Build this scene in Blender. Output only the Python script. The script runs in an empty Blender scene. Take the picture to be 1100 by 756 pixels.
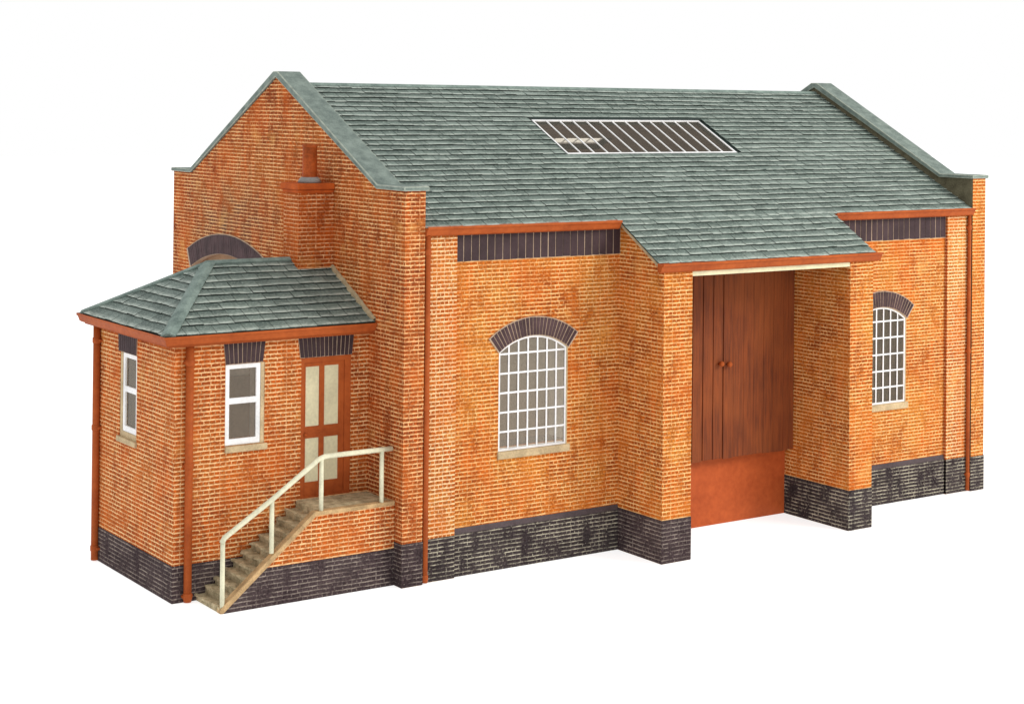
import bpy, bmesh, math, random
from mathutils import Vector, Matrix
from mathutils.geometry import tessellate_polygon
random.seed(7)
scene = bpy.context.scene
COL = scene.collection

# ------------------------------------------------------------ dimensions (metres of the full-size building)
L, T, D = 16.0, 0.44, 10.57
H1, HR, K = 7.347, 9.512, 1.017           # kneeler height, gable apex, kneeler width
YP, YR = 0.085, 0.162                     # pilaster plane, recessed wall plane
ZR, YE, ZE = 9.37, 0.061, 6.647           # slate ridge height, eave y, eave z
XP, XQ = 1.208, 14.798                    # recess ends
A0, A1, A2, A3, DP = 5.17, 5.90, 10.28, 10.96, 1.258   # porch piers
PE, PEZ, PX0 = -1.218, 5.871, 5.04        # porch eave
YD, YI, PS = 0.443, 0.70, 1.462           # cargo doors, kick board, door sill height
ZPL, ZPR, ZPA = 0.81, 0.914, 0.668        # plinth tops
AX, AY, AD = -3.976, 1.315, 3.674         # office annex
AEZ, AEO, AHX, ARZ = 4.819, 0.234, -2.50, 5.878
SLOPE = (ZR - ZE) / (D / 2 - YE)
PSL = (ZE - PEZ) / (YE - PE)

# ------------------------------------------------------------ node helpers
class NT:
    def __init__(s, name):
        s.m = bpy.data.materials.new(name); s.m.use_nodes = True
        s.t = s.m.node_tree; s.t.nodes.clear()
        s.out = s.n('ShaderNodeOutputMaterial')
    def n(s, t, **kw):
        nd = s.t.nodes.new(t)
        for k, v in kw.items(): setattr(nd, k, v)
        return nd
    def put(s, sock, v):
        if v is None: return
        if isinstance(v, bpy.types.NodeSocket): s.t.links.new(v, sock)
        elif isinstance(v, (tuple, list)) and len(v) == 3 and sock.type == 'RGBA': sock.default_value = (*v, 1)
        else: sock.default_value = v
    def mix(s, f, a, b, mode='MIX'):
        nd = s.n('ShaderNodeMix', data_type='RGBA', blend_type=mode)
        s.put(nd.inputs[0], f); s.put(nd.inputs[6], a); s.put(nd.inputs[7], b)
        return nd.outputs[2]
    def math(s, op, a, b=None, c=None, clamp=False):
        nd = s.n('ShaderNodeMath', operation=op, use_clamp=clamp)
        s.put(nd.inputs[0], a); s.put(nd.inputs[1], b); s.put(nd.inputs[2], c)
        return nd.outputs[0]
    def noise(s, vec, scale, detail=3, rough=.55):
        nd = s.n('ShaderNodeTexNoise'); s.put(nd.inputs['Vector'], vec)
        nd.inputs['Scale'].default_value = scale; nd.inputs['Detail'].default_value = detail
        nd.inputs['Roughness'].default_value = rough
        return nd
    def ramp(s, f, lo, hi, a=0., b=1.):
        nd = s.n('ShaderNodeMapRange'); s.put(nd.inputs[0], f)
        nd.inputs[1].default_value = lo; nd.inputs[2].default_value = hi
        nd.inputs[3].default_value = a; nd.inputs[4].default_value = b
        return nd.outputs[0]
    def uv(s): return s.n('ShaderNodeTexCoord').outputs['UV']
    def obj(s): return s.n('ShaderNodeTexCoord').outputs['Object']
    def scale(s, vec, sc):
        nd = s.n('ShaderNodeVectorMath', operation='MULTIPLY'); s.put(nd.inputs[0], vec); nd.inputs[1].default_value = sc
        return nd.outputs[0]
    def add(s, a, b):
        nd = s.n('ShaderNodeVectorMath', operation='ADD'); s.put(nd.inputs[0], a); s.put(nd.inputs[1], b)
        return nd.outputs[0]
    def bsdf(s, col, rough=.7, height=None, dist=.01, strength=.6, spec=.1):
        b = s.n('ShaderNodeBsdfPrincipled')
        s.put(b.inputs['Base Color'], col); s.put(b.inputs['Roughness'], rough)
        b.inputs['Specular IOR Level'].default_value = spec
        if height is not None:
            bp = s.n('ShaderNodeBump'); s.put(bp.inputs['Height'], height)
            bp.inputs['Distance'].default_value = dist; bp.inputs['Strength'].default_value = strength
            s.t.links.new(bp.outputs[0], b.inputs['Normal'])
        s.t.links.new(b.outputs[0], s.out.inputs[0])
        return s.m

def brick_mat(name, cols, mortar, mlo, mhi, mort=.011, bw=.175, soot=None, deep=None, mstr=.9, tip=None):
    """cols: dark, mid, light brick colours; mortar shows through where a large noise lies above mlo..mhi"""
    N = NT(name)
    uv = N.uv()
    wob = N.noise(uv, 5.5, 2)
    w2 = N.n('ShaderNodeVectorMath', operation='SUBTRACT'); N.put(w2.inputs[0], wob.outputs['Color']); w2.inputs[1].default_value = (.5, .5, .5)
    p = N.add(uv, N.scale(w2.outputs[0], (.035, .022, 0)))
    wf = N.noise(uv, 28, 1)
    w3 = N.n('ShaderNodeVectorMath', operation='SUBTRACT'); N.put(w3.inputs[0], wf.outputs['Color']); w3.inputs[1].default_value = (.5, .5, .5)
    p = N.add(p, N.scale(w3.outputs[0], (.02, .012, 0)))
    br = N.n('ShaderNodeTexBrick'); N.put(br.inputs['Vector'], p)
    br.inputs['Color1'].default_value = (0, 0, 0, 1); br.inputs['Color2'].default_value = (1, 1, 1, 1)
    br.inputs['Mortar'].default_value = (.5, .5, .5, 1)
    br.inputs['Scale'].default_value = 1; br.inputs['Mortar Size'].default_value = mort
    br.inputs['Mortar Smooth'].default_value = .35
    br.inputs['Brick Width'].default_value = bw; br.inputs['Row Height'].default_value = .0785
    br.offset = .5; br.squash = .58; br.squash_frequency = 2
    rnd = N.n('ShaderNodeSeparateColor'); N.put(rnd.inputs[0], br.outputs['Color'])
    big = N.noise(uv, .75, 3, .6).outputs[0]
    med = N.noise(uv, 2.6, 4, .6).outputs[0]
    streak = N.noise(N.scale(uv, (3.2, .8, 1)), 1.4, 3).outputs[0]
    fine = N.noise(uv, 24, 3).outputs[0]
    c = N.mix(N.ramp(N.math('ADD', N.math('MULTIPLY', rnd.outputs[0], .50), N.math('ADD', N.math('MULTIPLY', med, .34), N.math('MULTIPLY', fine, .50))), .36, .92), cols[0], cols[1])
    c = N.mix(N.ramp(big, .42, .68, 0, .85), c, cols[2])
    if deep is not None:
        c = N.mix(N.ramp(streak, .53, .68, 0, .8), c, deep)
    c = N.mix(N.ramp(fine, .38, .62, .55, 0), c, tuple(x * .45 for x in cols[0]))
    m = N.ramp(N.math('ADD', N.math('MULTIPLY', med, .55), N.math('MULTIPLY', fine, .45)), mlo, mhi)
    sx = N.n('ShaderNodeSeparateXYZ'); N.put(sx.inputs[0], p)
    fr = N.math('FRACT', N.math('DIVIDE', sx.outputs[1], .0785))
    dl = N.math('MULTIPLY', N.math('MINIMUM', fr, N.math('SUBTRACT', 1., fr)), .0785)
    hl_ = N.ramp(dl, mort * 1.45, mort * .75)
    vm = N.math('MULTIPLY', br.outputs['Fac'], N.ramp(fine, .36, .62, .22, .85))
    m2 = N.ramp(N.math('ADD', N.math('MULTIPLY', med, .5), N.math('MULTIPLY', streak, .5)), mlo - .04, mhi - .03)
    chip = N.ramp(N.noise(uv, 11, 2, .6).outputs[0], .34, .56, .45, .95)
    m = N.math('MULTIPLY', N.math('MULTIPLY', N.math('MAXIMUM', N.math('MULTIPLY', N.math('MAXIMUM', m, m2), hl_), N.math('MULTIPLY', m, vm)), chip), mstr, clamp=True)
    if soot is not None:      # weathered patch, centre (u, v), radii, colour
        d = N.n('ShaderNodeVectorMath', operation='SUBTRACT'); N.put(d.inputs[0], uv); d.inputs[1].default_value = (soot[0], soot[1], 0)
        ln = N.n('ShaderNodeVectorMath', operation='LENGTH'); N.put(ln.inputs[0], N.scale(d.outputs[0], (1 / soot[2], 1 / soot[3], 0)))
        sf = N.math('MULTIPLY', N.ramp(ln.outputs['Value'], 1.1, .1), N.ramp(med, .3, .62), clamp=True)
        c = N.mix(sf, c, soot[4])
    c = N.mix(m, c, mortar)
    if deep is not None:      # thin red-orange wash over bricks and joints
        wash = N.math('MULTIPLY', N.ramp(N.noise(N.scale(uv, (1.1, .7, 1)), 1.05, 4, .62).outputs[0], .47, .67, 0, .50), N.ramp(fine, .25, .6, .6, 1))
        c = N.mix(wash, c, N.mix(.5, deep, N.mix(m, deep, (.74, .24, .04))))
        yl = N.ramp(N.noise(N.scale(uv, (.9, .9, 1)), 1.3, 3, .6).outputs[0], .60, .76, 0, .40)
        c = N.mix(yl, c, (.72, .36, .10))
    h = N.math('ADD', N.math('MULTIPLY', N.math('SUBTRACT', 1., br.outputs['Fac']), 1.), N.math('MULTIPLY', fine, .3))
    return N.bsdf(c, .85, h, .012, .6, .06)

def plain_mat(name, col, var=.25, rough=.6, nscale=3., bump=.25, stretch=(1, 1, 1), dark=None, spec=.12):
    N = NT(name); o = N.obj()
    a = N.noise(N.scale(o, stretch), nscale, 4).outputs[0]
    b = N.noise(N.scale(o, stretch), nscale * 9, 3).outputs[0]
    dk = dark or tuple(c * (1 - var) * .8 for c in col)
    f = N.ramp(N.math('ADD', N.math('MULTIPLY', a, .6), N.math('MULTIPLY', b, .4)), .36, .62)
    c = N.mix(f, dk, col)
    return N.bsdf(c, rough, b, .01, bump, spec)

MORT = (.91, .58, .25)
BR = brick_mat('brick_orange', ((.29, .060, .011), (.54, .130, .016), (.66, .235, .034)), MORT, .40, .55, .0112, mstr=1., deep=(.60, .125, .014))
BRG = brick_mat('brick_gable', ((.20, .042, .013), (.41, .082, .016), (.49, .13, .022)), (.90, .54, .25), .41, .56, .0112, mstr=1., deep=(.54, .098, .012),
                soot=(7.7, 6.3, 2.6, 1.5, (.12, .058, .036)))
BRO = brick_mat('brick_office', ((.26, .052, .013), (.48, .102, .018), (.56, .155, .028)), (.92, .62, .31), .38, .54, .0110, bw=.19, mstr=1., deep=(.58, .112, .013))
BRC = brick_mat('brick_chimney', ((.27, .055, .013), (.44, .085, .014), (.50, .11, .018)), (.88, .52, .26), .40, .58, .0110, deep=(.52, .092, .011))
BLU = brick_mat('brick_blue', ((.036, .024, .026), (.068, .046, .049), (.092, .066, .066)), (.50, .42, .35), .46, .62, .0095, mstr=.65)
BLU2 = brick_mat('brick_blue_weathered', ((.029, .022, .023), (.054, .041, .043), (.080, .063, .062)), (.62, .57, .43), .475, .60, .0098, mstr=.82)
PLG = plain_mat('plinth_course', (.095, .072, .076), .25, .6)
VOU = plain_mat('arch_brick', (.088, .052, .055), .45, .6, 4., .4)
VMOR = plain_mat('arch_mortar', (.52, .38, .27), .25, .8)
SOL = plain_mat('soldier_brick', (.064, .040, .043), .25, .6, 2.5, .3)
RED = plain_mat('red_brown_paint', (.41, .094, .022), .28, .5, 1.2, .2, dark=(.29, .060, .015), spec=.08)
POT = plain_mat('terracotta', (.44, .09, .018), .4, .6, 3., .3, spec=.12)
CAPM = plain_mat('rendered_cap', (.52, .105, .018), .4, .75, 4., .5, dark=(.33, .062, .014), spec=.1)
STONE = plain_mat('coping_stone', (.220, .268, .236), .35, .6, 4.2, .6, dark=(.100, .132, .118), spec=.15)
STEDGE = plain_mat('coping_edge_highlight', (.40, .44, .37), .35, .7, 6., .3)  # edge highlight painted as a paler colour on the bevels
HIP = plain_mat('hip_lead', (.235, .30, .265), .4, .6, 3.5, .3, dark=(.10, .14, .125), spec=.15)
SILL = plain_mat('sill_stone', (.60, .46, .27), .25, .75, 3., .3)
STRING = plain_mat('string_stone', (.60, .40, .20), .35, .85, 5., .6)
STEP = plain_mat('step_stone', (.58, .49, .31), .5, .85, 7., 1., dark=(.22, .18, .105))
CREAM = plain_mat('cream_paint', (.72, .67, .44), .04, .5, 2., .1)
RAILM = plain_mat('rail_paint', (.76, .74, .54), .10, .5, 2.5, .15)
WHITE = plain_mat('white_paint', (.86, .86, .86), .05, .45, 2., .05)
PARA = plain_mat('parapet_render', (.15, .135, .085), .4, .85, 4., .5, dark=(.075, .065, .04))
INNERD = plain_mat('interior_brown', (.17, .13, .105), .2, .8, 2., .1)
INNERL = plain_mat('interior_pale', (.80, .79, .73), .08, .8, 2., .1)  # side partitions: lit tone put into the colour; also lines the office
INNERB = plain_mat('interior_dado', (.36, .27, .18), .12, .8, 2., .1)
INNER = plain_mat('interior_grey', (.40, .325, .25), .12, .8, 2., .1)  # back partitions: shaded tone put into the colour
INFILL = plain_mat('infill_board', (.36, .22, .13), .25, .8, 2.5, .2)
UNDER = plain_mat('slate_underlay', (.035, .05, .045), .3, .8)
MORTF = plain_mat('mortar_fillet', (.46, .36, .22), .35, .85, 5., .5)
LEAD = plain_mat('lead_grey', (.34, .33, .31), .3, .6)

def slate_mat():
    N = NT('green_slate'); uv = N.uv()
    at = N.n('ShaderNodeAttribute', attribute_name='tint')
    sp = N.n('ShaderNodeSeparateColor'); N.put(sp.inputs[0], at.outputs['Color'])
    r, g = sp.outputs[0], sp.outputs[1]
    big = N.noise(uv, .55, 3).outputs[0]
    st = N.noise(N.scale(uv, (1, 3.0, 1)), 9, 4, .65).outputs[0]
    brush = N.noise(N.scale(uv, (.7, 1.5, 1)), 5, 4, .7).outputs[0]
    c = N.mix(N.ramp(N.math('ADD', N.math('MULTIPLY', r, .35), N.math('MULTIPLY', st, .75)), .30, .85), (.072, .098, .086), (.168, .216, .190))
    c = N.mix(N.ramp(big, .52, .70, 0, .45), c, (.34, .40, .36))
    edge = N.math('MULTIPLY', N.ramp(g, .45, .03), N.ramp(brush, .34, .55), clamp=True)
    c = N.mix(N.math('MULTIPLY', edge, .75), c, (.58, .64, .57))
    c = N.mix(N.ramp(g, .72, .98, 0, .45), c, (.035, .050, .042))  # shade under the overlapping row, painted into the slate top
    fl = N.noise(N.scale(uv, (1, 1.6, 1)), 21, 4, .75).outputs[0]
    c = N.mix(N.ramp(fl, .55, .66, 0, .65), c, (.50, .56, .49))
    c = N.mix(N.ramp(fl, .46, .36, 0, .55), c, (.060, .082, .072))
    c = N.mix(sp.outputs[2], c, (.012, .018, .015))  # near-black slate edges: shadow line of each row painted in
    return N.bsdf(c, .62, st, .012, .5, .15)
SLATE = slate_mat()

def wood_mat():
    N = NT('door_wood'); o = N.obj()
    g = N.noise(N.scale(o, (9, 9, .55)), 2.2, 5, .65).outputs[0]
    b = N.noise(o, .7, 2).outputs[0]
    k = N.noise(N.scale(o, (30, 30, .9)), 1.5, 3).outputs[0]
    c = N.mix(N.ramp(g, .38, .64), (.135, .038, .017), (.235, .060, .020))
    c = N.mix(N.ramp(b, .45, .65, 0, .5), c, (.31, .085, .025))
    c = N.mix(N.ramp(k, .60, .72, 0, .35), c, (.10, .026, .013))
    return N.bsdf(c, .55, g, .008, .4)
WOOD = wood_mat()
KICK = plain_mat('kick_board_paint', (.50, .105, .028), .2, .5, .8, .08, dark=(.36, .068, .018))

def glass_mat(name, roof=False):
    N = NT(name)
    tr = N.n('ShaderNodeBsdfTransparent'); tr.inputs[0].default_value = (.95, .93, .89, 1)
    gl = N.n('ShaderNodeBsdfGlossy'); fr_ = N.n('ShaderNodeFresnel'); fr_.inputs[0].default_value = 1.55; gl.inputs['Roughness'].default_value = .12; gl.inputs[0].default_value = (.95, .86, .74, 1)
    mx = N.n('ShaderNodeMixShader'); N.put(mx.inputs[0], .045 if roof else N.math('MULTIPLY', fr_.outputs[0], 1.0, clamp=True))
    N.t.links.new(tr.outputs[0], mx.inputs[1]); N.t.links.new(gl.outputs[0], mx.inputs[2])
    N.t.links.new(mx.outputs[0], N.out.inputs[0])
    return N.m
GLASS = glass_mat('clear_glazing'); RGLASS = glass_mat('roof_glazing', True)

# ------------------------------------------------------------ mesh helpers
def link(name, bm, mats, parent=None, smooth=False, bevel=0, uv=True, seg=2, edge_mat=None):
    bmesh.ops.recalc_face_normals(bm, faces=bm.faces)
    if uv:
        lay = bm.loops.layers.uv.get('UVMap') or bm.loops.layers.uv.new('UVMap')
        for f in bm.faces:
            n = f.normal
            for l in f.loops:
                c = l.vert.co
                if abs(n.z) > max(abs(n.x), abs(n.y)) * 1.5: l[lay].uv = (c.x, c.y)
                elif abs(n.y) >= abs(n.x): l[lay].uv = (c.x + .037, c.z)
                else: l[lay].uv = (c.y + .01, c.z)
    me = bpy.data.meshes.new(name); bm.to_mesh(me); bm.free()
    for m in (mats if isinstance(mats, (list, tuple)) else [mats]): me.materials.append(m)
    if smooth:
        for p in me.polygons: p.use_smooth = True
    o = bpy.data.objects.new(name, me); COL.objects.link(o)
    if parent: o.parent = parent
    if bevel:
        b = o.modifiers.new('edge', 'BEVEL'); b.width = bevel; b.segments = seg; b.limit_method = 'ANGLE'; b.angle_limit = math.radians(40)
        if edge_mat: o.data.materials.append(edge_mat); b.material = len(o.data.materials) - 1
    return o

def box(bm, x0, x1, y0, y1, z0, z1, mi=0):
    v = [bm.verts.new((x, y, z)) for x in (x0, x1) for y in (y0, y1) for z in (z0, z1)]
    for q in ((0, 1, 3, 2), (4, 6, 7, 5), (0, 4, 5, 1), (2, 3, 7, 6), (0, 2, 6, 4), (1, 5, 7, 3)):
        bm.faces.new([v[i] for i in q]).material_index = mi
    return v

def B(*a):
    bm = bmesh.new()
    for b in (a if isinstance(a[0], (tuple, list)) else [a]): box(bm, *b)
    return bm

def slab(bm, outer, holes, mp, depth, mi=0):
    """polygon with holes in (u, v), extruded by depth; mp(u, v, d) gives the 3D point"""
    loops = [outer] + list(holes)
    flat = [p for lp in loops for p in lp]
    tris = tessellate_polygon([[Vector((p[0], p[1], 0)) for p in lp] for lp in loops])
    fr = [bm.verts.new(mp(p[0], p[1], 0)) for p in flat]
    bk = [bm.verts.new(mp(p[0], p[1], depth)) for p in flat]
    for t in tris:
        for vs in (fr, bk):
            try: bm.faces.new([vs[i] for i in t]).material_index = mi
            except ValueError: pass
    k = 0
    for lp in loops:
        n = len(lp)
        for i in range(n):
            j = (i + 1) % n
            bm.faces.new((fr[k + i], fr[k + j], bk[k + j], bk[k + i])).material_index = mi
        k += n

def front(y): return lambda u, v, d: (u, y + d, v)        # a wall seen from the front
def side(x): return lambda u, v, d: (x + d, u, v)         # a wall seen from the left end
def rect(a, b, c, d): return [(a, c), (b, c), (b, d), (a, d)]
def arched(a, b, z0, zs, zc, n=14):
    h = (b - a) / 2; r = zc - zs; R = (h * h + r * r) / (2 * r); th = math.asin(h / R)
    return [(a, z0), (b, z0)] + [((a + b) / 2 + R * math.sin(th - 2 * th * i / n), zc - R + R * math.cos(th - 2 * th * i / n)) for i in range(n + 1)]

def tube(bm, pts, r, n=12, caps=True):
    pts = [Vector(p) for p in pts]; rings = []
    for i, p in enumerate(pts):
        a = (pts[i] - pts[i - 1]).normalized() if i else (pts[1] - pts[0]).normalized()
        b = (pts[i + 1] - pts[i]).normalized() if i < len(pts) - 1 else a
        t = (a + b).normalized()
        ref = Vector((0, 1, 0)) if abs(t.y) < .9 else Vector((1, 0, 0))
        s = t.cross(ref).normalized(); q = s.cross(t)
        k = 1 / max(.5, t.dot(a))
        rings.append([bm.verts.new(p + (s * math.cos(2 * math.pi * j / n) * k + q * math.sin(2 * math.pi * j / n)) * r) for j in range(n)])
    for A_, B_ in zip(rings, rings[1:]):
        for j in range(n): bm.faces.new((A_[j], A_[(j + 1) % n], B_[(j + 1) % n], B_[j]))
    if caps: bm.faces.new(rings[0]); bm.faces.new(rings[-1])

def lathe(bm, x, y, prof, n=20):
    rings = [[bm.verts.new((x + r * math.cos(2 * math.pi * j / n), y + r * math.sin(2 * math.pi * j / n), z)) for j in range(n)] for r, z in prof]
    for A_, B_ in zip(rings, rings[1:]):
        for j in range(n): bm.faces.new((A_[j], A_[(j + 1) % n], B_[(j + 1) % n], B_[j]))
    bm.faces.new(rings[0]); bm.faces.new(rings[-1])

def prism(bm, prof, frm, n0, n1):
    """profile list of (a, b) swept between two mapping functions"""
    r0 = [bm.verts.new(frm(a, b, n0)) for a, b in prof]; r1 = [bm.verts.new(frm(a, b, n1)) for a, b in prof]
    n = len(prof)
    for i in range(n): bm.faces.new((r0[i], r0[(i + 1) % n], r1[(i + 1) % n], r1[i]))
    bm.faces.new(r0); bm.faces.new(r1)

def arch_ring(name, cx, half, zs, zc, thick, n, mp, parent, proud=.03, gap=.2):
    r = zc - zs; R = (half * half + r * r) / (2 * r); th = math.asin(half / R) ; cz = zc - R
    bm = bmesh.new()
    P = lambda a, rr: (cx + rr * math.sin(a), cz + rr * math.cos(a))
    m = 24
    outer = [P(-th - .015 + (2 * th + .03) * i / m, R - .006) for i in range(m + 1)] + [P(th + .015 - (2 * th + .03) * i / m, R + thick + .02) for i in range(m + 1)]
    slab(bm, outer, [], lambda u, v, d: mp(u, v, d - proud + .008), proud + .1, 1)
    for i in range(n):
        a0 = -th + 2 * th * (i + gap / 2 + random.uniform(-.04, .04)) / n; a1 = -th + 2 * th * (i + 1 - gap / 2 + random.uniform(-.04, .04)) / n
        j = random.uniform(-.004, .004)
        slab(bm, [P(a0, R + .004), P(a1, R + .004), P(a1, R + thick + j), P(a0, R + thick + j)], [], lambda u, v, d: mp(u, v, d - proud + j * .5), .03, 0)
    return link(name, bm, [VOU, VMOR], parent)

def soldier(name, poly, n, mp, parent, proud=.025, gap=.11):
    """straight course of upright bricks filling the quadrilateral bl, br, tr, tl"""
    bl, br_, tr, tl = [Vector(p) for p in poly]
    bm = bmesh.new()
    slab(bm, [tuple(p) for p in (bl, br_, tr, tl)], [], lambda u, v, d: mp(u, v, d - proud + .007), proud + .03, 1)
    for i in range(n):
        a = (i + gap / 2 + random.uniform(-.03, .03)) / n; b = (i + 1 - gap / 2 + random.uniform(-.03, .03)) / n
        e = random.uniform(0, .03)
        q = [bl.lerp(br_, a), bl.lerp(br_, b), tl.lerp(tr, b), tl.lerp(tr, a)]
        up = .03
        q[0] = q[0].lerp(q[3], up * random.random()); q[1] = q[1].lerp(q[2], up * random.random())
        slab(bm, [tuple(p) for p in q], [], lambda u, v, d: mp(u, v, d - proud - e * .1), .03, 0)
    return link(name, bm, [SOL, VMOR], parent)

def slates(name, O, U, V, ulen, vlen, rowh, w, parent, clips=(), hole=None, base=None, thick=.025, lift=.034, extra=None, keep=None, mats=None):
    O, U, V = Vector(O), Vector(U).normalized(), Vector(V).normalized(); Nn = U.cross(V).normalized()
    if Nn.z < 0: Nn = -Nn
    bm = bmesh.new(); lay = bm.loops.layers.uv.new('UVMap'); tl = bm.loops.layers.float_color.new('tint')
    rows = int(round(vlen / rowh)); rowh = vlen / rows
    ph = random.uniform(0, 6)
    def wob(u, r): return .007 * math.sin(u * 1.1 + r * 1.7 + ph) + .005 * math.sin(u * 2.9 + r * .9)
    for r in range(rows):
        v0 = r * rowh; u = -w * (.5 if r % 2 else 1) + random.uniform(-.03, .03)
        while u < ulen:
            ww = w * random.uniform(.9, 1.1); a, b = max(u, 0), min(u + ww, ulen); u += ww
            if b - a < .02: continue
            segs = [(a, b)]
            if hole and v0 + rowh * .5 > hole[2] and v0 + rowh * .5 < hole[3]:
                segs = [s for s in ((a, min(b, hole[0])), (max(a, hole[1]), b)) if s[1] - s[0] > .01]
            for a, b in segs:
                g = .004 * random.uniform(.3, 1.8); rn = random.random()
                j0 = random.uniform(-.010, .008) - (.035 if r == 0 else 0); j1 = j0 + random.uniform(-.006, .006); lf = lift + random.uniform(-.005, .005)
                if hole and abs(v0 - hole[3]) < rowh * .55: j0 = j1 = 0
                pts = [(a + g, v0 + j0 + wob(a, r), lf), (b - g, v0 + j1 + wob(b, r), lf + random.uniform(-.004, .004)), (b - g, v0 + rowh * 1.04, .012), (a + g, v0 + rowh * 1.04, .012)]
                tp = [bm.verts.new(O + U * p[0] + V * p[1] + Nn * p[2]) for p in pts]
                bt = [bm.verts.new(O + U * p[0] + V * p[1] + Nn * max(.001, p[2] - thick)) for p in pts]
                fs = [bm.faces.new(tp), bm.faces.new((tp[0], bt[0], bt[1], tp[1])), bm.faces.new((tp[1], bt[1], bt[2], tp[2])), bm.faces.new((tp[3], tp[0], bt[0], bt[3]))]
                for fi, f in enumerate(fs):
                    for l in f.loops:
                        d = l.vert.co - O; uu, vv = d.dot(U), d.dot(V)
                        l[lay].uv = (uu + r * .37, vv)
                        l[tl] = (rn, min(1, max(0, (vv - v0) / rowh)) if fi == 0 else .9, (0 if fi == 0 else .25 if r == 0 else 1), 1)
    for co, no in clips:
        bmesh.ops.bisect_plane(bm, geom=bm.verts[:] + bm.edges[:] + bm.faces[:], plane_co=co, plane_no=no, clear_outer=True)
    for f in bm.faces: f.material_index = 0
    if extra: extra(bm)
    return link(name, bm, mats or [SLATE, UNDER, INNERD, MORTF], parent, uv=False)

# ------------------------------------------------------------ setting
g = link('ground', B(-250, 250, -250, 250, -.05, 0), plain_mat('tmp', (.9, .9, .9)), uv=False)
N = NT('glowing_white_table')
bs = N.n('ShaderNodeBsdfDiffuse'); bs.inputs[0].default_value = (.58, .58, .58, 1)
em = N.n('ShaderNodeEmission'); em.inputs[0].default_value = (1, 1, 1, 1); em.inputs[1].default_value = .72  # added glow, no lamp: washes shadows out of the white ground
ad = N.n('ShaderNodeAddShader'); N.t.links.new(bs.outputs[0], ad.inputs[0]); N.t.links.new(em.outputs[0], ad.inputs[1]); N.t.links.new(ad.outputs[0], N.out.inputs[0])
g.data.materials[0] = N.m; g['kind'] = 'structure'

# ------------------------------------------------------------ the goods shed
shed = bpy.data.objects.new('goods_shed', None); COL.objects.link(shed); shed.empty_display_size = 1
shed['label'] = 'orange brick goods shed with green slate roof, skylight, covered cargo doors and small side office'
shed['category'] = 'building'

# ---- main shell
W1, W2 = (2.235, 3.885), (11.87, 13.52)
WZ0, WS, WC = 2.266, 4.19, 4.475
bm = bmesh.new()
slab(bm, [(T, 0), (A0 + .3, 0), (A0 + .3, 6.5), (A2 + .3, 6.5), (A2 + .3, 0), (L - T, 0), (L - T, 6.60), (T, 6.60)],
     [arched(*W1, WZ0, WS, WC), arched(*W2, WZ0, WS, WC)], front(YR), .12)
wall = link('wall', bm, BR, shed)
BRP = brick_mat('brick_pilaster', ((.30, .062, .012), (.56, .15, .024), (.68, .27, .055)), (.94, .66, .36), .34, .50, .0125, bw=.16, mstr=1., deep=(.58, .125, .014))
for xa, xb in ((T, XP), (XQ, L - T)):
    bm = bmesh.new(); slab(bm, rect(xa, xb, 0, 6.58), [], front(YP), YR - YP - .002)
    bmesh.ops.recalc_face_normals(bm, faces=bm.faces)
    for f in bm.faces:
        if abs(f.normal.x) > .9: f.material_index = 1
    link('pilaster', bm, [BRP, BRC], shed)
bm = bmesh.new(); slab(bm, rect(T, L - T, 0, 6.6), [], front(D - YR - .3), .3); link('rear_wall', bm, BR, shed)

prof = [(0, 0), (D, 0), (D, H1), (D - K, H1), (D / 2, HR), (K, H1), (0, H1)]
bm = bmesh.new(); slab(bm, prof, [arched(5.85, 9.51, 3.0, 5.2, 5.6)], side(0), T)
gl_ = link('gable_wall', bm, BRG, shed)
bm = bmesh.new(); slab(bm, prof, [], side(L - T), T)
bmesh.ops.recalc_face_normals(bm, faces=bm.faces)
for f in bm.faces:
    if f.normal.x < -.9: f.material_index = 1
gr_ = link('gable_wall', bm, [BR, PARA], shed)
# inner lining (grey, keeps the rooms plain) and floor
link('interior_lining', B((T + .01, T + .03, YR + .3, D - YR - .3, .05, 6.9), (L - T - .03, L - T - .01, YR + .3, D - YR - .3, .05, 6.9),
     (T + .03, L - T - .03, D - YR - .36, D - YR - .31, .05, 6.5)), INNERD, shed)
link('partition', B(T + .04, 5.12, 2.5, 2.56, 1.96, 5.6), INNER, shed)
link('partition', B(5.12, 5.18, YR + .13, 2.56, 1.96, 5.6), INNERL, shed)
link('partition', B((A3 - .02, L - T - .04, 2.5, 2.56, 1.96, 5.6), (L - T - .03, L - T - .02, 2.5, 2.56, 1.96, 5.6)), INNER, shed)
link('partition', B(L - T - .06, L - T - .035, YR + .13, 2.49, 1.96, 5.6), INNERL, shed)

def plinth(boxes, parent, m=BLU, name='plinth'):
    return link(name, B(*boxes) if len(boxes) > 1 else B(*boxes[0]), m, parent, bevel=.008)
e = .012
plinth([(-e, T + e, -e, .5, 0.004, ZPL), (-e, 0.1, .5, D + e, .004, ZPL)], gl_)
plinth([(L - T - e, L + e, -e, D + e, .004, ZPL)], gr_, BLU2)
plinth([(T + e, XP, YP - e, YR - .005, .004, ZPL)], wall, BLU2)
plinth([(XQ, L - T - e, YP - e, YR - .005, .004, ZPL)], wall, BLU2)
def recess_plinth(x0, x1):
    bm = bmesh.new()
    y0 = YR - .034
    prof = [(y0, .004), (y0, ZPR - .10), (YR - .006, ZPR), (YR + .05, ZPR), (YR + .05, .004)]
    prism(bm, prof, lambda a, b, x: (x, a, b), x0, x1)
    bmesh.ops.recalc_face_normals(bm, faces=bm.faces)
    for f in bm.faces:
        if f.normal.z > .2 and f.normal.y < -.1: f.material_index = 1
    return link('plinth', bm, [BLU2, PLG], wall)
recess_plinth(XP + .001, A0 - .002); recess_plinth(A3 + .002, XQ - .001)

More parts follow.
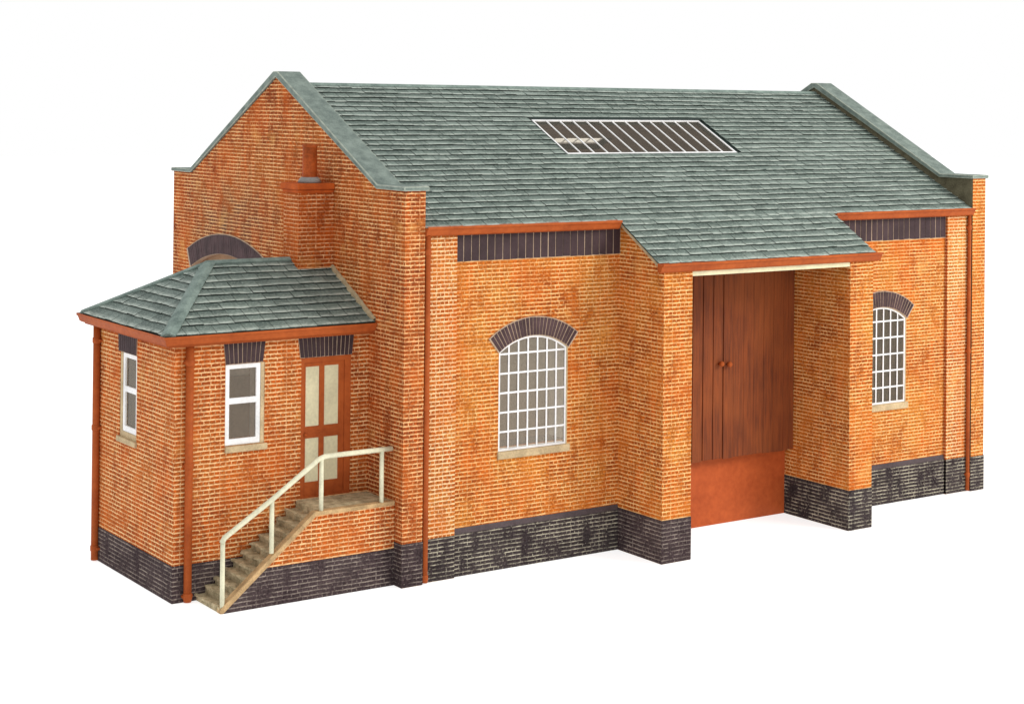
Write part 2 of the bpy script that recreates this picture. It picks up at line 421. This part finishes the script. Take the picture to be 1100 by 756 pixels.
# ---- upright courses under the eaves
soldier('soldier_course', [(XP + .003, 5.976), (A0 - .003, 5.976), (A0 - .003, 6.60), (XP + .003, 6.60)], 22, front(YR), wall)
soldier('soldier_course', [(A3 + .003, 5.976), (XQ - .003, 5.976), (XQ - .003, 6.60), (A3 + .003, 6.60)], 22, front(YR), wall)

# ---- copings
def coping(parent, x0, x1):
    bm = bmesh.new(); ex = .055
    t1, t2 = .085, .115
    lo = [(-.055, H1), (K - .01, H1), (D / 2, HR), (D - K + .01, H1), (D + .055, H1)]
    up = [(D + .055, H1 + t1), (D - K + .05, H1 + t1), (D / 2 + .10, HR + t2), (D / 2 - .10, HR + t2), (K - .05, H1 + t1), (-.055, H1 + t1)]
    slab(bm, lo + up, [], side(x0 - ex), x1 - x0 + 2 * ex)
    bmesh.ops.remove_doubles(bm, verts=bm.verts, dist=1e-5)
    return link('coping', bm, STONE, parent, bevel=.02, edge_mat=STEDGE)
coping(gl_, 0, T); coping(gr_, L - T, L)

# ---- gable arch with boarded opening (behind the office roof)
arch_ring('arch', 7.68, 1.83, 5.2, 5.6, .43, 44, side(0), gl_, .03, .10)
inf = link('boarded_window', B((.13, .18, 5.86, 9.50, 3.0, 5.59)), INFILL, gl_)
link('window_frame', B((.09, .13, 5.86, 9.5, 5.00, 5.10), (.09, .13, 7.6, 7.72, 3.0, 5.0), (.09, .13, 8.9, 8.98, 5.1, 5.3)), INFILL, gl_)

# ---- main roof
vl = math.hypot(D / 2 - YE, ZR - ZE); V1 = (0, D / 2 - YE, ZR - ZE); V2 = (0, -(D / 2 - YE), ZR - ZE)
SKX0, SKX1 = 5.56, 10.40
cs = (D / 2 - YE) / vl
SV0, SV1 = (2.54 - YE) / cs, (3.944 - YE) / cs
n_ = 28; rh = vl / n_
SV0r, SV1r = round(SV0 / rh) * rh, round(SV1 / rh) * rh
OX = T - .02
def under(yo, sgn, SV0r=SV0r, SV1r=SV1r):
    def f(bm):
        def mp(u, v, d):
            y = YE + v * cs; z = ZE + (v * (ZR - ZE) / vl) - d
            return (OX + u, y if sgn > 0 else D - y, z)
        slab(bm, rect(0.02, L - 2 * T + .02, 0, vl - .001), [rect(SKX0 - .06 - OX, SKX1 + .10 - OX, SV0r, SV1r)], mp, .14, 1)
        bmesh.ops.recalc_face_normals(bm, faces=bm.faces)
        for fc in bm.faces:
            if fc.material_index == 1 and fc.normal.z < -.5: fc.material_index = 2
    return f
roof = slates('roof_slope', (OX, YE, ZE), (1, 0, 0), V1, L - 2 * T + .04, vl, rh, .29, shed, hole=(SKX0 - .06 - OX, SKX1 + .10 - OX, SV0r, SV1r), extra=under(0, 1))
roof2 = slates('roof_slope', (OX, D - YE, ZE), (1, 0, 0), V2, L - 2 * T + .04, vl, rh, .29, shed, hole=(SKX0 - .06 - OX, SKX1 + .10 - OX, SV0r + rh, SV0r + rh * 4), extra=under(0, -1, SV0r + rh, SV0r + rh * 4))
bm = bmesh.new()
prism(bm, [(D / 2 - .11, ZR - .045), (D / 2 - .03, ZR + .035), (D / 2 + .03, ZR + .035), (D / 2 + .11, ZR - .045), (D / 2, ZR - .02)], lambda a, b, x: (x, a, b), T + .002, L - T - .002)
link('ridge_cap', bm, HIP, shed)

# ---- skylights
def skylight(sgn, parent, SV0r=SV0r, SV1r=SV1r):
    def mp(u, v, h):
        y = YE + v * cs; z = ZE + v * (ZR - ZE) / vl
        n = Vector((0, -(ZR - ZE) / vl, cs)) * h
        p = Vector((u, y, z)) + n
        return p if sgn > 0 else Vector((p.x, D - p.y, p.z))
    def bar(bm, u0, u1, v0, v1, h0, h1):
        vs = [bm.verts.new(mp(a, b, c)) for a in (u0, u1) for b in (v0, v1) for c in (h0, h1)]
        for q in ((0, 1, 3, 2), (4, 6, 7, 5), (0, 4, 5, 1), (2, 3, 7, 6), (0, 2, 6, 4), (1, 5, 7, 3)): bm.faces.new([vs[i] for i in q])
    s = bpy.data.objects.new('skylight', None); COL.objects.link(s); s.parent = parent
    s.location = mp((SKX0 + SKX1) / 2, (SV0 + SV1) / 2, 0); off = -s.location
    bm = bmesh.new(); w = .040; a, b = SV0r + .02, SV1r - (.10 if sgn > 0 else .02); h0, h1 = -.016, .012
    bar(bm, SKX0, SKX1, a, a + w * 1.2, h0, h1); bar(bm, SKX0, SKX1, b - w * 1.2, b, h0, h1)
    for i in range(14):
        x = SKX0 + (SKX1 - SKX0 - w) * i / 13
        bar(bm, x, x + w * (1 if i in (0, 13) else .72), a + w * 1.2, b - w * 1.2, h0, h1 - .004)
    bmesh.ops.translate(bm, vec=off, verts=bm.verts)
    link('glazing_bars', bm, WHITE, s)
    bm = bmesh.new(); bar(bm, SKX0 + .01, SKX1 - .01, a + .01, b - .01, -.014, -.010); bmesh.ops.translate(bm, vec=off, verts=bm.verts)
    link('pane', bm, RGLASS, s)
    bm = bmesh.new(); A_, B_ = SKX0 - .06, SKX1 + .10
    bar(bm, A_, B_, b + .001, SV1r, -.12, .03); bar(bm, SKX1 + .001, B_, SV0r, b, -.12, -.01); bar(bm, A_, SKX0 - .001, SV0r, b, -.12, .0); bar(bm, A_, B_, SV0r - .005, a - .001, -.12, .0)
    bmesh.ops.translate(bm, vec=off, verts=bm.verts)
    link('kerb', bm, UNDER, s)  # dark colour paints in the shadow around the recessed frame
skylight(1, shed); skylight(-1, shed, SV0r + rh, SV0r + rh * 4)

# ---- gutters
def gutter(name, parent, p0, p1, out, h=.185, w=.17, ends=True):
    """moulded gutter: p0, p1 = top inner line; out = unit vector away from the wall"""
    p0, p1, out = Vector(p0), Vector(p1), Vector(out)
    pr = [(0, 0), (0, -h * .93), (w * .30, -h), (w * .58, -h * .86), (w * .72, -h * .52), (w * .84, -h * .30), (w, -h * .26), (w, 0), (w * .88, 0), (w * .80, -h * .16), (w * .1, -h * .16), (w * .1, 0)]
    bm = bmesh.new()
    prism(bm, pr, lambda a, b, t: p0.lerp(p1, t) + out * a + Vector((0, 0, b)), 0, 1)
    return link(name, bm, RED, parent, bevel=.006)
gutter('gutter', shed, (T + .001, .058, 6.675), (PX0 - .015, .058, 6.675), (0, -1, 0))
gutter('gutter', shed, (A3 + .06, .058, 6.665), (L - T - .001, .058, 6.665), (0, -1, 0))
gutter('gutter', shed, (PX0 - .02, PE - .012, 5.895), (A3 + .14, PE - .012, 5.895), (0, -1, 0), h=.19, w=.19)

# ---- porch
porch = bpy.data.objects.new('porch', None); COL.objects.link(porch); porch.parent = shed; porch.location = ((A0 + A3) / 2, -DP / 2, 0)
poff = -porch.location
def plink(name, bm, m, **k):
    o = link(name, bm, m, porch, **k); o.location = poff; return o
def ptop(y): return PEZ + (y - PE) * PSL - .075
for x0, x1 in ((A0, A1), (A2, A3)):
    bm = bmesh.new()
    slab(bm, [(-DP, 0), (YI + .06, 0), (YI + .06, ptop(YE)), (YE, ptop(YE)), (-DP, ptop(-DP))], [], side(x0), x1 - x0)
    plink('pier', bm, BR)
    plink('plinth', B(x0 - e, x1 + e, -DP - e, YI + .07, .004, ZPL + .045), BLU2 if x0 > 8 else BLU, bevel=.008)
plink('lintel', B(A1 - .02, A2 + .02, -DP + .015, -DP + .16, 5.61, 5.76), CREAM)
pv = math.hypot(YE - PE, ZE - PEZ)
def punder(bm):
    c2 = (YE - PE) / pv; s2 = (ZE - PEZ) / pv
    mp = lambda u, v, d: (PX0 + u, PE + v * c2, PEZ + v * s2 - d)
    slab(bm, rect(.015, A3 + A0 - 2 * PX0 + A3 * 0 + .0 + (0), 0, pv + .25) if False else rect(.012, A3 + .07 - PX0 - .012, 0.0, pv + .10), [], mp, .055, 1)
    slab(bm, rect(.0, .05, -.01, pv + .01), [], lambda u, v, d: (PX0 + u, PE + v * c2, PEZ + v * s2 - d + .012), .06, 3)
    slab(bm, rect(.0, .04, .0, pv + .01), [], lambda u, v, d: (A3 + .03 + u, PE + v * c2, PEZ + v * s2 - d + .012), .06, 3)
pr_ = slates('porch_roof', (PX0, PE, PEZ + .012), (1, 0, 0), (0, YE - PE, ZE - PEZ), A3 + .07 - PX0, pv + .015, pv / 7, .29, porch, extra=punder)
pr_.location = poff
# porch back: header above the doors
plink('header', B(A1 - .01, A2 + .01, YI + .07, YI + .16, 1.3, 6.5), BR)

# ---- cargo doors
def planks(bm, x0, x1, edges, y, z0, z1, gap, depth=.10):
    xs = [x0] + edges + [x1]
    box(bm, x0, x1, y + .025, y + depth, z0 + .004, z1)
    for a, b in zip(xs, xs[1:]):
        box(bm, a + gap, b - gap, y + random.uniform(-.004, .004), y + .03, z0 + random.uniform(-.012, .012), z1 - .002)
def knob(name, x, y, z, r, parent, m):
    bm = bmesh.new()
    lathe(bm, 0, 0, [(r * .45, 0), (r * .45, r * .6), (r * .9, r * .9), (r, r * 1.4), (r * .75, r * 1.9), (r * .3, r * 2.1)], 14)
    bmesh.ops.rotate(bm, cent=(0, 0, 0), matrix=Matrix.Rotation(math.radians(90), 3, 'X'), verts=bm.verts)
    bmesh.ops.translate(bm, vec=(x, y, z), verts=bm.verts)
    return link(name, bm, m, parent, smooth=True)
SX = 8.222
bm = bmesh.new(); planks(bm, A1 + .005, SX - .006, [6.50, 6.79, 7.08, 7.365, 7.652, 7.937], YD, PS, 5.95, .011)
d1 = link('cargo_door', bm, WOOD, shed, bevel=.004)
bm = bmesh.new(); planks(bm, SX + .006, A2 - .005, [SX + .29 * i for i in range(1, 7)] + [10.1], YD - .004, PS, 5.95, .0028)
d2 = link('cargo_door', bm, WOOD, shed, bevel=.003)
knob('handle', 8.105, YD, 3.50, .062, d1, RED); knob('handle', 8.335, YD, 3.475, .062, d2, RED)
link('kick_board', B(A1 + .003, A2 - .003, YI, YI + .06, .004, PS + .06), KICK, shed)

# ---- arched windows
def arched_window(x0, x1):
    w = bpy.data.objects.new('window', None); COL.objects.link(w); w.parent = shed; w.location = ((x0 + x1) / 2, YR, WZ0)
    def wl(name, bm, m, **k):
        o = link(name, bm, m, w, **k); o.location = -w.location; return o
    y = YR + .008; fw = .036
    a, b = x0 + .004, x1 - .028
    bm = bmesh.new()
    slab(bm, arched(a, b, WZ0 + .002, WS - .004, WC - .012), [arched(a + fw, b - fw, WZ0 + fw + .01, WS - .02, WC - .012 - fw)], front(y), .05)
    h = (b - a) / 2; r = WC - WS; R = (h * h + r * r) / (2 * r)
    for i in range(1, 7):
        x = a + fw * .4 + (b - a - fw * .8) * i / 7
        zt = WC - .03 - R + math.sqrt(R * R - (x - (a + b) / 2) ** 2)
        box(bm, x - .0165, x + .0165, y + .004, y + .018, WZ0 + fw * .5, zt)
    for z in (2.639, 3.012, 3.388, 3.765, 4.142):
        box(bm, a + fw * .5, b - fw * .5, y + .006, y + .017, z - .018, z + .018)
    wl('glazing_bars', bm, WHITE)
    bm = bmesh.new(); slab(bm, arched(a + .02, b - .02, WZ0 + .02, WS - .01, WC - .03), [], front(y + .019), .004)
    wl('pane', bm, GLASS)
    bm = bmesh.new()
    slab(bm, arched(x0, x1, WZ0, WS, WC), [arched(x0 + .0035, x1 - .0275, WZ0 + .001, WS - .004, WC - .0115)], front(YR - .002), .06)
    wl('reveal', bm, SILL)
    wl('sill', B(x0 - .02, x1 + .05, YR - .04, YR + .06, WZ0 - .145, WZ0 - .003), SILL, bevel=.01)
    o = arch_ring('arch', (x0 + x1) / 2, (x1 - x0) / 2, WS, WC, .345, 25, front(YR), w, .032, .22); o.location = -w.location
arched_window(*W1); arched_window(*W2)

# ---- downpipes
def downpipe(x, y, r, z0, z1, collars, parent=shed, back=(0, 1)):
    bm = bmesh.new(); tube(bm, [(0, 0, z0), (0, 0, z1)], r, 14)
    for c in collars:
        lathe(bm, 0, 0, [(r * .9, c - .07), (r * 1.2, c - .045), (r * 1.2, c + .045), (r * .9, c + .06)], 14)
    o = link('downpipe', bm, RED, parent, smooth=False); o.location = (x, y, 0)
    for p in o.data.polygons: p.use_smooth = len(p.vertices) == 4
    for c in collars:
        bm = B(-r * 1.35 if back[0] == 0 else 0, r * 1.35 if back[0] == 0 else r + .04, -r * .1 if back[1] else -r * 1.9, r + .03 if back[1] else r * 1.9, c - .02, c + .02)
        link('bracket', bm, RED, o)
    return o
downpipe(.515, .018, .053, .03, 6.50, [.12, 3.3, 6.2])
downpipe(L - T - .075, .028, .044, .03, 6.50, [.40, 3.3, 6.2])

# ---- office annex
office = bpy.data.objects.new('office', None); COL.objects.link(office); office.parent = shed; office.location = (AX / 2, AY + AD / 2, 0)
ooff = -office.location
def ol(name, bm, m, **k):
    o = link(name, bm, m, office, **k); o.location = ooff; return o
OZ = 4.74
FW = (-2.985, -2.19, 2.706, 4.19); DW = (-1.438, -.372, 1.572, 4.195); LW = (3.04, 3.86, 2.60, 4.205)
bm = bmesh.new()
slab(bm, rect(AX, -.002, 0, OZ), [rect(*FW), rect(*DW)], front(AY), .11)
slab(bm, rect(AY + .11, AY + AD, 0, OZ), [rect(*LW)], side(AX), .11)
slab(bm, rect(AX + .11, -.002, 0, OZ), [], front(AY + AD - .24), .24)
ol('wall', bm, BRO)
ol('plinth', B((AX - e, -3.57, AY - e, AY + .1, .004, ZPA), (-3.57, -.005, AY - e, AY + .1, .004, ZPA), (AX - e, AX + .1, AY + .1, AY + AD + e, .004, ZPA)), BLU)
ol('lining', B((AX + .25, -.86, AY + AD - .31, AY + AD - .25, 3.40, 4.7)), INNERL)
ol('partition', B(-.85, -.80, AY + .12, AY + AD - .31, 2.16, 4.7), INNERL)
ol('dado', B(AX + 1.3, -.86, AY + AD - .33, AY + AD - .25, 2.16, 3.40), INNERB)
ol('rear_lining', B(AX + .12, AX + 1.29, AY + AD - .33, AY + AD - .25, 2.16, 4.7), INNERL)
soldier('lintel', [(-2.985, 4.195), (-2.235, 4.195), (-2.185, 4.60), (-3.03, 4.60)], 9, front(AY), office, .02, .18).location = ooff
soldier('lintel', [(-1.465, 4.20), (-.365, 4.20), (-.325, 4.62), (-1.52, 4.62)], 13, front(AY), office, .02, .18).location = ooff
soldier('lintel', [(3.045, 4.21), (3.90, 4.21), (3.93, 4.60), (3.02, 4.60)], 9, side(AX), office, .02, .16).location = ooff

def sash(rc, fr, mp, reveal):
    """two-light sash window; fr = frame rectangle, rc = opening"""
    u0, u1, z0, z1 = fr
    w = bpy.data.objects.new('window', None); COL.objects.link(w); w.parent = office
    c = Vector(mp((u0 + u1) / 2, z0, 0)); w.location = c + ooff
    def wl(name, bm, m, **k):
        o = link(name, bm, m, w, **k); o.location = -c; return o
    bm = bmesh.new(); f = .085; zm = (z0 + z1) / 2 + .06
    slab(bm, rect(u0, u1, z0, z1), [rect(u0 + f, u1 - f, z0 + f * 1.3, zm - .05), rect(u0 + f, u1 - f, zm + .06, z1 - f)], lambda u, v, d: mp(u, v, d + .022), .06)
    wl('sash_frame', bm, WHITE, bevel=.008)
    bm = bmesh.new(); slab(bm, rect(u0 + .03, u1 - .03, z0 + .03, z1 - .03), [], lambda u, v, d: mp(u, v, d + .06), .004)
    wl('pane', bm, GLASS)
    bm = bmesh.new(); slab(bm, rect(*rc), [rect(u0 - .001, u1 + .001, z0 - .001, z1 + .001)], lambda u, v, d: mp(u, v, d + reveal), .1)
    wl('reveal', bm, SILL)
    return w, c
w, c = sash(FW, (-2.975, -2.267, 2.714, 4.184), front(AY), .012)
link('sill', B(-2.985, -2.14, AY - .04, AY + .05, 2.585, 2.70), SILL, w, bevel=.01).location = -c
w, c = sash(LW, (3.05, 3.755, 2.712, 4.20), side(AX), .012)
link('sill', B(AX - .05, AX + .05, 3.0, 3.92, 2.50, 2.605), SILL, w, bevel=.01).location = -c

# office door
door = bpy.data.objects.new('door', None); COL.objects.link(door); door.parent = office; door.location = Vector((-.9, AY, 1.57)) + ooff
doff = -Vector((-.9, AY, 1.57))
def dl(name, bm, m, **k):
    o = link(name, bm, m, door, **k); o.location = doff; return o
bm = bmesh.new(); slab(bm, rect(DW[0], DW[1], DW[2], DW[3]), [rect(-1.365, -.50, 1.60, 4.10)], front(AY + .012), .1)
dl('door_frame', bm, RED, bevel=.006)
pan = [(-1.318, -1.030), (-.922, -.618)]
hol = [rect(a, b, z0, z1) for a, b in pan for z0, z1 in ((1.86, 2.68), (2.90, 4.02))]
bm = bmesh.new(); slab(bm, rect(-1.365, -.50, 1.585, 4.10), hol, front(AY + .045), .05)
dl('door_leaf', bm, RED, bevel=.005)
dl('door_panel', B(*[(a - .01, b + .01, AY + .062, AY + .08, z0 - .01, z1 + .01) for a, b in pan for z0, z1 in ((1.86, 2.68), (2.90, 4.02))]), CREAM)
dl('letter_plate', B(-1.10, -.86, AY + .036, AY + .05, 2.775, 2.815), RED, bevel=.004)
knob('knob', -1.335, AY + .045, 2.76, .034, door, POT).location = doff

# office roof (hipped)
y0, y1, ym = AY - AEO, AY + AD + AEO, AY + AD / 2
x0 = AX - AEO
fv = math.hypot(ym - y0, ARZ - AEZ); lv = math.hypot(AHX - x0, ARZ - AEZ)
def lowplane(pts, rev=False):
    def f(bm):
        vs = [bm.verts.new(Vector(p) + Vector((0, 0, .0))) for p in pts]; vb = [bm.verts.new(Vector(p) - Vector((0, 0, .10))) for p in pts]
        bm.faces.new(vs).material_index = 1; bm.faces.new(vb[::-1]).material_index = 2
        for i in range(len(pts)):
            j = (i + 1) % len(pts); bm.faces.new((vs[i], vs[j], vb[j], vb[i])).material_index = 1
    return f
hipn = Vector((ym - y0, -(AHX - x0), 0))            # vertical plane through the front hip
bn = Vector((-(y1 - ym), -(AHX - x0), 0))
ap = (AHX, ym, ARZ)
ofr = bpy.data.objects.new('office_roof', None); COL.objects.link(ofr); ofr.parent = shed; ofr.location = (AX / 2, ym, AEZ)
def rl(o): o.parent = ofr; o.location = -ofr.location; return o
rl(slates('slate_slope', (x0, y0, AEZ), (1, 0, 0), (0, ym - y0, ARZ - AEZ), -x0 - .004, fv, .235, .29, None, clips=[(ap, -hipn)], extra=lowplane([(x0, y0, AEZ), (-.004, y0, AEZ), (-.004, ym, ARZ), ap])))
rl(slates('slate_slope', (x0, y0, AEZ), (0, 1, 0), (AHX - x0, 0, ARZ - AEZ), y1 - y0, lv, .235, .36, None, clips=[(ap, hipn), (ap, -bn)], extra=lowplane([(x0, y0, AEZ), ap, (x0, y1, AEZ)])))
rl(slates('slate_slope', (x0, y1, AEZ), (1, 0, 0), (0, -(y1 - ym), ARZ - AEZ), -x0 - .004, fv, .235, .29, None, clips=[(ap, bn)], extra=lowplane([(x0, y1, AEZ), ap, (-.004, ym, ARZ), (-.004, y1, AEZ)])))
def hipband(p, q, na, nb, w):
    """folded strip over the edge p-q, lying on the two slopes with normals na, nb"""
    p, q = Vector(p), Vector(q); d = (q - p).normalized(); na, nb = Vector(na).normalized(), Vector(nb).normalized()
    def inpl(n, s):
        t = n.cross(d).normalized(); return t if t.dot(s) > 0 else -t
    ta = inpl(na, Vector((0, -1, 0)) if abs(d.x) > .01 else Vector((1, 0, 0)))
    if ta.z > 0: ta = -ta
    tb = inpl(nb, -ta)
    if tb.dot(ta) > .3: tb = -tb
    up = (na + nb).normalized()
    bm = bmesh.new(); pr = []
    for P in (p, q):
        pr.append([bm.verts.new(v) for v in (P + ta * w + na * .012, P + ta * w + na * .052, P + ta * w * .18 + na * .062, P + tb * w * .18 + nb * .062, P + tb * w + nb * .052, P + tb * w + nb * .012, P - up * .02)])
    n = len(pr[0])
    for i in range(n): bm.faces.new((pr[0][i], pr[0][(i + 1) % n], pr[1][(i + 1) % n], pr[1][i]))
    bm.faces.new(pr[0]); bm.faces.new(pr[1])
    return bm
nf = (0, -(ARZ - AEZ), ym - y0); nl = (-(ARZ - AEZ), 0, AHX - x0); nb_ = (0, ARZ - AEZ, ym - y0)
rl(link('hip_cap', hipband((x0, y0, AEZ), ap, nf, nl, .13), HIP, None))
rl(link('hip_cap', hipband((x0, y1, AEZ), ap, nb_, nl, .11), HIP, None))
rl(link('ridge_cap', hipband(ap, (-.01, ym, ARZ), nf, nb_, .10), HIP, None))
bm = bmesh.new(); U_ = Vector((0, ym - y0, ARZ - AEZ)).normalized(); nn = Vector(nf).normalized()
P0 = Vector((-.05, y0, AEZ)); prev = None
for i in range(25):
    P = P0 + U_ * fv * i / 24; ww = .012 + random.uniform(-.010, .018)
    r = [bm.verts.new(P + nn * .01 - Vector((ww, 0, 0))), bm.verts.new(P + nn * .055 - Vector((ww * .4, 0, 0))), bm.verts.new(P + nn * (.08 + random.uniform(0, .02)) + Vector((.045, 0, 0))), bm.verts.new(P + nn * .01 + Vector((.045, 0, 0)))]
    if prev:
        for k in range(4): bm.faces.new((prev[k], prev[(k + 1) % 4], r[(k + 1) % 4], r[k]))
    prev = r
rl(link('mortar_fillet', bm, MORTF, None))
# gutters of the office, joined at the corner
bm = bmesh.new()
h, w_ = .175, .12
pr = [(0, 0), (0, -h * .93), (w_ * .30, -h), (w_ * .60, -h * .86), (w_ * .74, -h * .52), (w_ * .86, -h * .30), (w_, -h * .26), (w_, .0), (w_ * .88, 0), (w_ * .80, -h * .16), (w_ * .1, -h * .16), (w_ * .1, 0)]
zt = AEZ - .012; bi = .02
path = [(-.004, y0 + bi, 0, -1), (x0 + bi, y0 + bi, -1, -1), (x0 + bi, y1 - bi, -1, 1), (-.004, y1 - bi, 0, 1)]
rings = [[bm.verts.new((px + ox * a, py + oy * a, zt + b)) for a, b in pr] for px, py, ox, oy in path]
for R0, R1 in zip(rings, rings[1:]):
    for i in range(len(pr)): bm.faces.new((R0[i], R0[(i + 1) % len(pr)], R1[(i + 1) % len(pr)], R1[i]))
bm.faces.new(rings[0]); bm.faces.new(rings[-1])
o = link('gutter', bm, RED, office, bevel=.006); o.location = ooff
bm = B((x0 + .03, -.004, y0 + .03, AY + .02, 4.60, 4.655), (x0 + .03, AX + .02, AY + .02, y1 - .03, 4.60, 4.655))
ol('soffit', bm, RED)
downpipe(-3.715, AY - .075, .072, .02, 4.63, [.12, 2.45, 4.3], shed)
downpipe(AX - .065, 4.90, .072, .02, 4.63, [.25, 2.6, 4.3], shed, back=(1, 0))

# ---- chimney
ch = bpy.data.objects.new('chimney', None); COL.objects.link(ch); ch.parent = shed; ch.location = (-.39, 3.08, 4.6)
def cl(name, bm, m, **k):
    o = link(name, bm, m, ch, **k); o.location = -ch.location; return o
cl('stack', B(-.773, -.003, 2.76, 3.404, 4.6, 7.20), BRC)
cl('cap', B((-.800, -.003, 2.733, 3.431, 7.195, 7.262), (-.832, -.003, 2.70, 3.465, 7.262, 7.385)), CAPM, bevel=.022, seg=2)
bm = bmesh.new(); lathe(bm, -.39, 3.05, [(.24, 7.39), (.21, 7.46), (.165, 7.50)], 20); cl('mortar_flaunching', bm, LEAD, smooth=True)
bm = bmesh.new(); lathe(bm, -.39, 3.05, [(.150, 7.44), (.150, 7.49), (.142, 8.08), (.150, 8.09), (.150, 8.15), (.11, 8.15), (.105, 7.9)], 24)
o = cl('chimney_pot', bm, POT, smooth=False)
for p in o.data.polygons: p.use_smooth = abs(p.normal.z) < .5

# ---- outside steps
st = bpy.data.objects.new('steps', None); COL.objects.link(st); st.parent = shed; st.location = (-1.75, .79, 0)
soff = -st.location
def sl(name, bm, m, **k):
    o = link(name, bm, m, st, **k); o.location = soff; return o
SY0, SY1, SXF, SXT, SZ = .266, .41, -3.50, -1.649, 1.57
ct = .075
pw = [(SXF, .004), (-.004, .004), (-.004, SZ - ct), (SXT, SZ - ct), (SXF + .05, .01)]
zc_ = ZPA + .02
xs_ = SXF + .05 + (zc_ - .01) / (SZ - ct - .01) * (SXT - SXF - .05)
bm = bmesh.new(); slab(bm, [(SXF, .004), (-.006, .004), (-.006, zc_), (xs_, zc_)], [], front(SY0), SY1 - SY0)
sl('plinth', bm, BLU)
bm = bmesh.new(); slab(bm, [(xs_, zc_ + .001), (-.006, zc_ + .001), (-.006, SZ - ct), (SXT, SZ - ct)], [], front(SY0 + .006), SY1 - SY0 - .006)
sl('side_wall', bm, BRO)
bm = bmesh.new()
slab(bm, [(SXF - .03, .006), (SXF + .03, .006), (SXT + .01, SZ - ct), (-.006, SZ - ct), (-.006, SZ), (SXT - .03, SZ), (SXF - .03, .09)], [], front(SY0 - .008), .15)
sl('string_coping', bm, STRING, bevel=.01)
n = 12; bm = bmesh.new()
for i in range(n):
    xa = -3.53 + (SXT + .10 + 3.53) * i / (n - 1); zz = SZ * (i + 1) / n
    xb = -3.53 + (SXT + .10 + 3.53) * (i + 1) / (n - 1) if i < n - 1 else -.006
    j = random.uniform(-.012, .012)
    v = box(bm, xa + j, max(xb + .03, xa + .1) if i < n - 1 else -.006, SY1 - (.0 if i else .10), AY - .014, .006, zz - (.003 if i == n - 1 else random.uniform(0, .012)))
    if i < n - 1:
        box(bm, xa + j - .025, xa + .05, SY1 + .002, AY - .016, zz - .045, zz + .004)
o = sl('treads', bm, STEP, bevel=.014)
# worn, uneven stone
bmx = bmesh.new(); bmx.from_mesh(o.data)
bmesh.ops.subdivide_edges(bmx, edges=[ed for ed in bmx.edges if ed.calc_length() > .4 and abs((ed.verts[0].co - ed.verts[1].co).y) > .3], cuts=5)
for v in bmx.verts:
    if v.co.z > .05: v.co += Vector((random.uniform(-.024, .024), 0, random.uniform(-.022, .010)))
bmx.to_mesh(o.data); bmx.free()

# ---- handrail
hr = bpy.data.objects.new('handrail', None); COL.objects.link(hr); hr.parent = shed; hr.location = (-3.47, .33, .15)
yy = SY0 + .04
def hl(name, bm, m):
    o = link(name, bm, m, hr, smooth=True); o.location = -hr.location; return o
bm = bmesh.new(); tube(bm, [(-3.495, yy, 1.235), (-3.44, yy, 1.325), (-2.53, yy, 1.88), (-1.60, yy, 2.50), (-1.46, yy, 2.545), (-.055, yy, 2.545)], .047, 14); hl('rail', bm, RAILM)
for x, za, zb in ((-3.475, .06, 1.27), (-2.525, .93, 1.86), (-1.535, SZ - .01, 2.52), (-.27, SZ - .01, 2.54)):
    bm = bmesh.new(); tube(bm, [(x, yy, za), (x, yy, zb)], .042, 12); hl('post', bm, RAILM)

# ------------------------------------------------------------ camera (shift lens, fitted to the photograph)
FOC, PX_, PY_ = 1882.9, 549.8, 103.5
yaw, pitch, roll = -.6006, .0059, .0100
cyw, syw, cp, sp = math.cos(yaw), math.sin(yaw), math.cos(pitch), math.sin(pitch)
fwd = Vector((-syw * cp, cyw * cp, sp)); right = Vector((cyw, syw, 0)); up = right.cross(fwd)
cr, sr = math.cos(roll), math.sin(roll)
r2, u2 = right * cr + up * sr, up * cr - right * sr
cam = bpy.data.cameras.new('camera'); co = bpy.data.objects.new('camera', cam); COL.objects.link(co)
M = Matrix((r2, u2, -fwd)).transposed().to_4x4(); M.translation = Vector((-16.762, -27.925, 8.937)); co.matrix_world = M
cam.sensor_width = 36; cam.lens = FOC / 1100 * 36; cam.shift_x = (550 - PX_) / 1100; cam.shift_y = (PY_ - 378) / 1100; cam.clip_end = 1500
scene.camera = co

# ------------------------------------------------------------ light: white studio with a large softbox at the front right
wd = bpy.data.worlds.new('World'); scene.world = wd; wd.use_nodes = True
bg = wd.node_tree.nodes['Background']; bg.inputs[0].default_value = (1, 1, 1, 1); bg.inputs[1].default_value = 1.0
def area(name, loc, target, size, power, col=(1, 1, 1)):
    l = bpy.data.lights.new(name, 'AREA'); l.shape = 'SQUARE'; l.size = size; l.energy = power; l.color = col
    o = bpy.data.objects.new(name, l); COL.objects.link(o); o.location = loc
    o.rotation_euler = (Vector(target) - Vector(loc)).to_track_quat('-Z', 'Y').to_euler()
area('softbox_key', (26, -26, 22), (7, 0, 3), 12, 8200, (1, .96, .90))
scene.view_settings.view_transform = 'Standard'; scene.view_settings.look = 'None'
scene.view_settings.exposure = 0; scene.view_settings.gamma = 1
scene.render.film_transparent = False
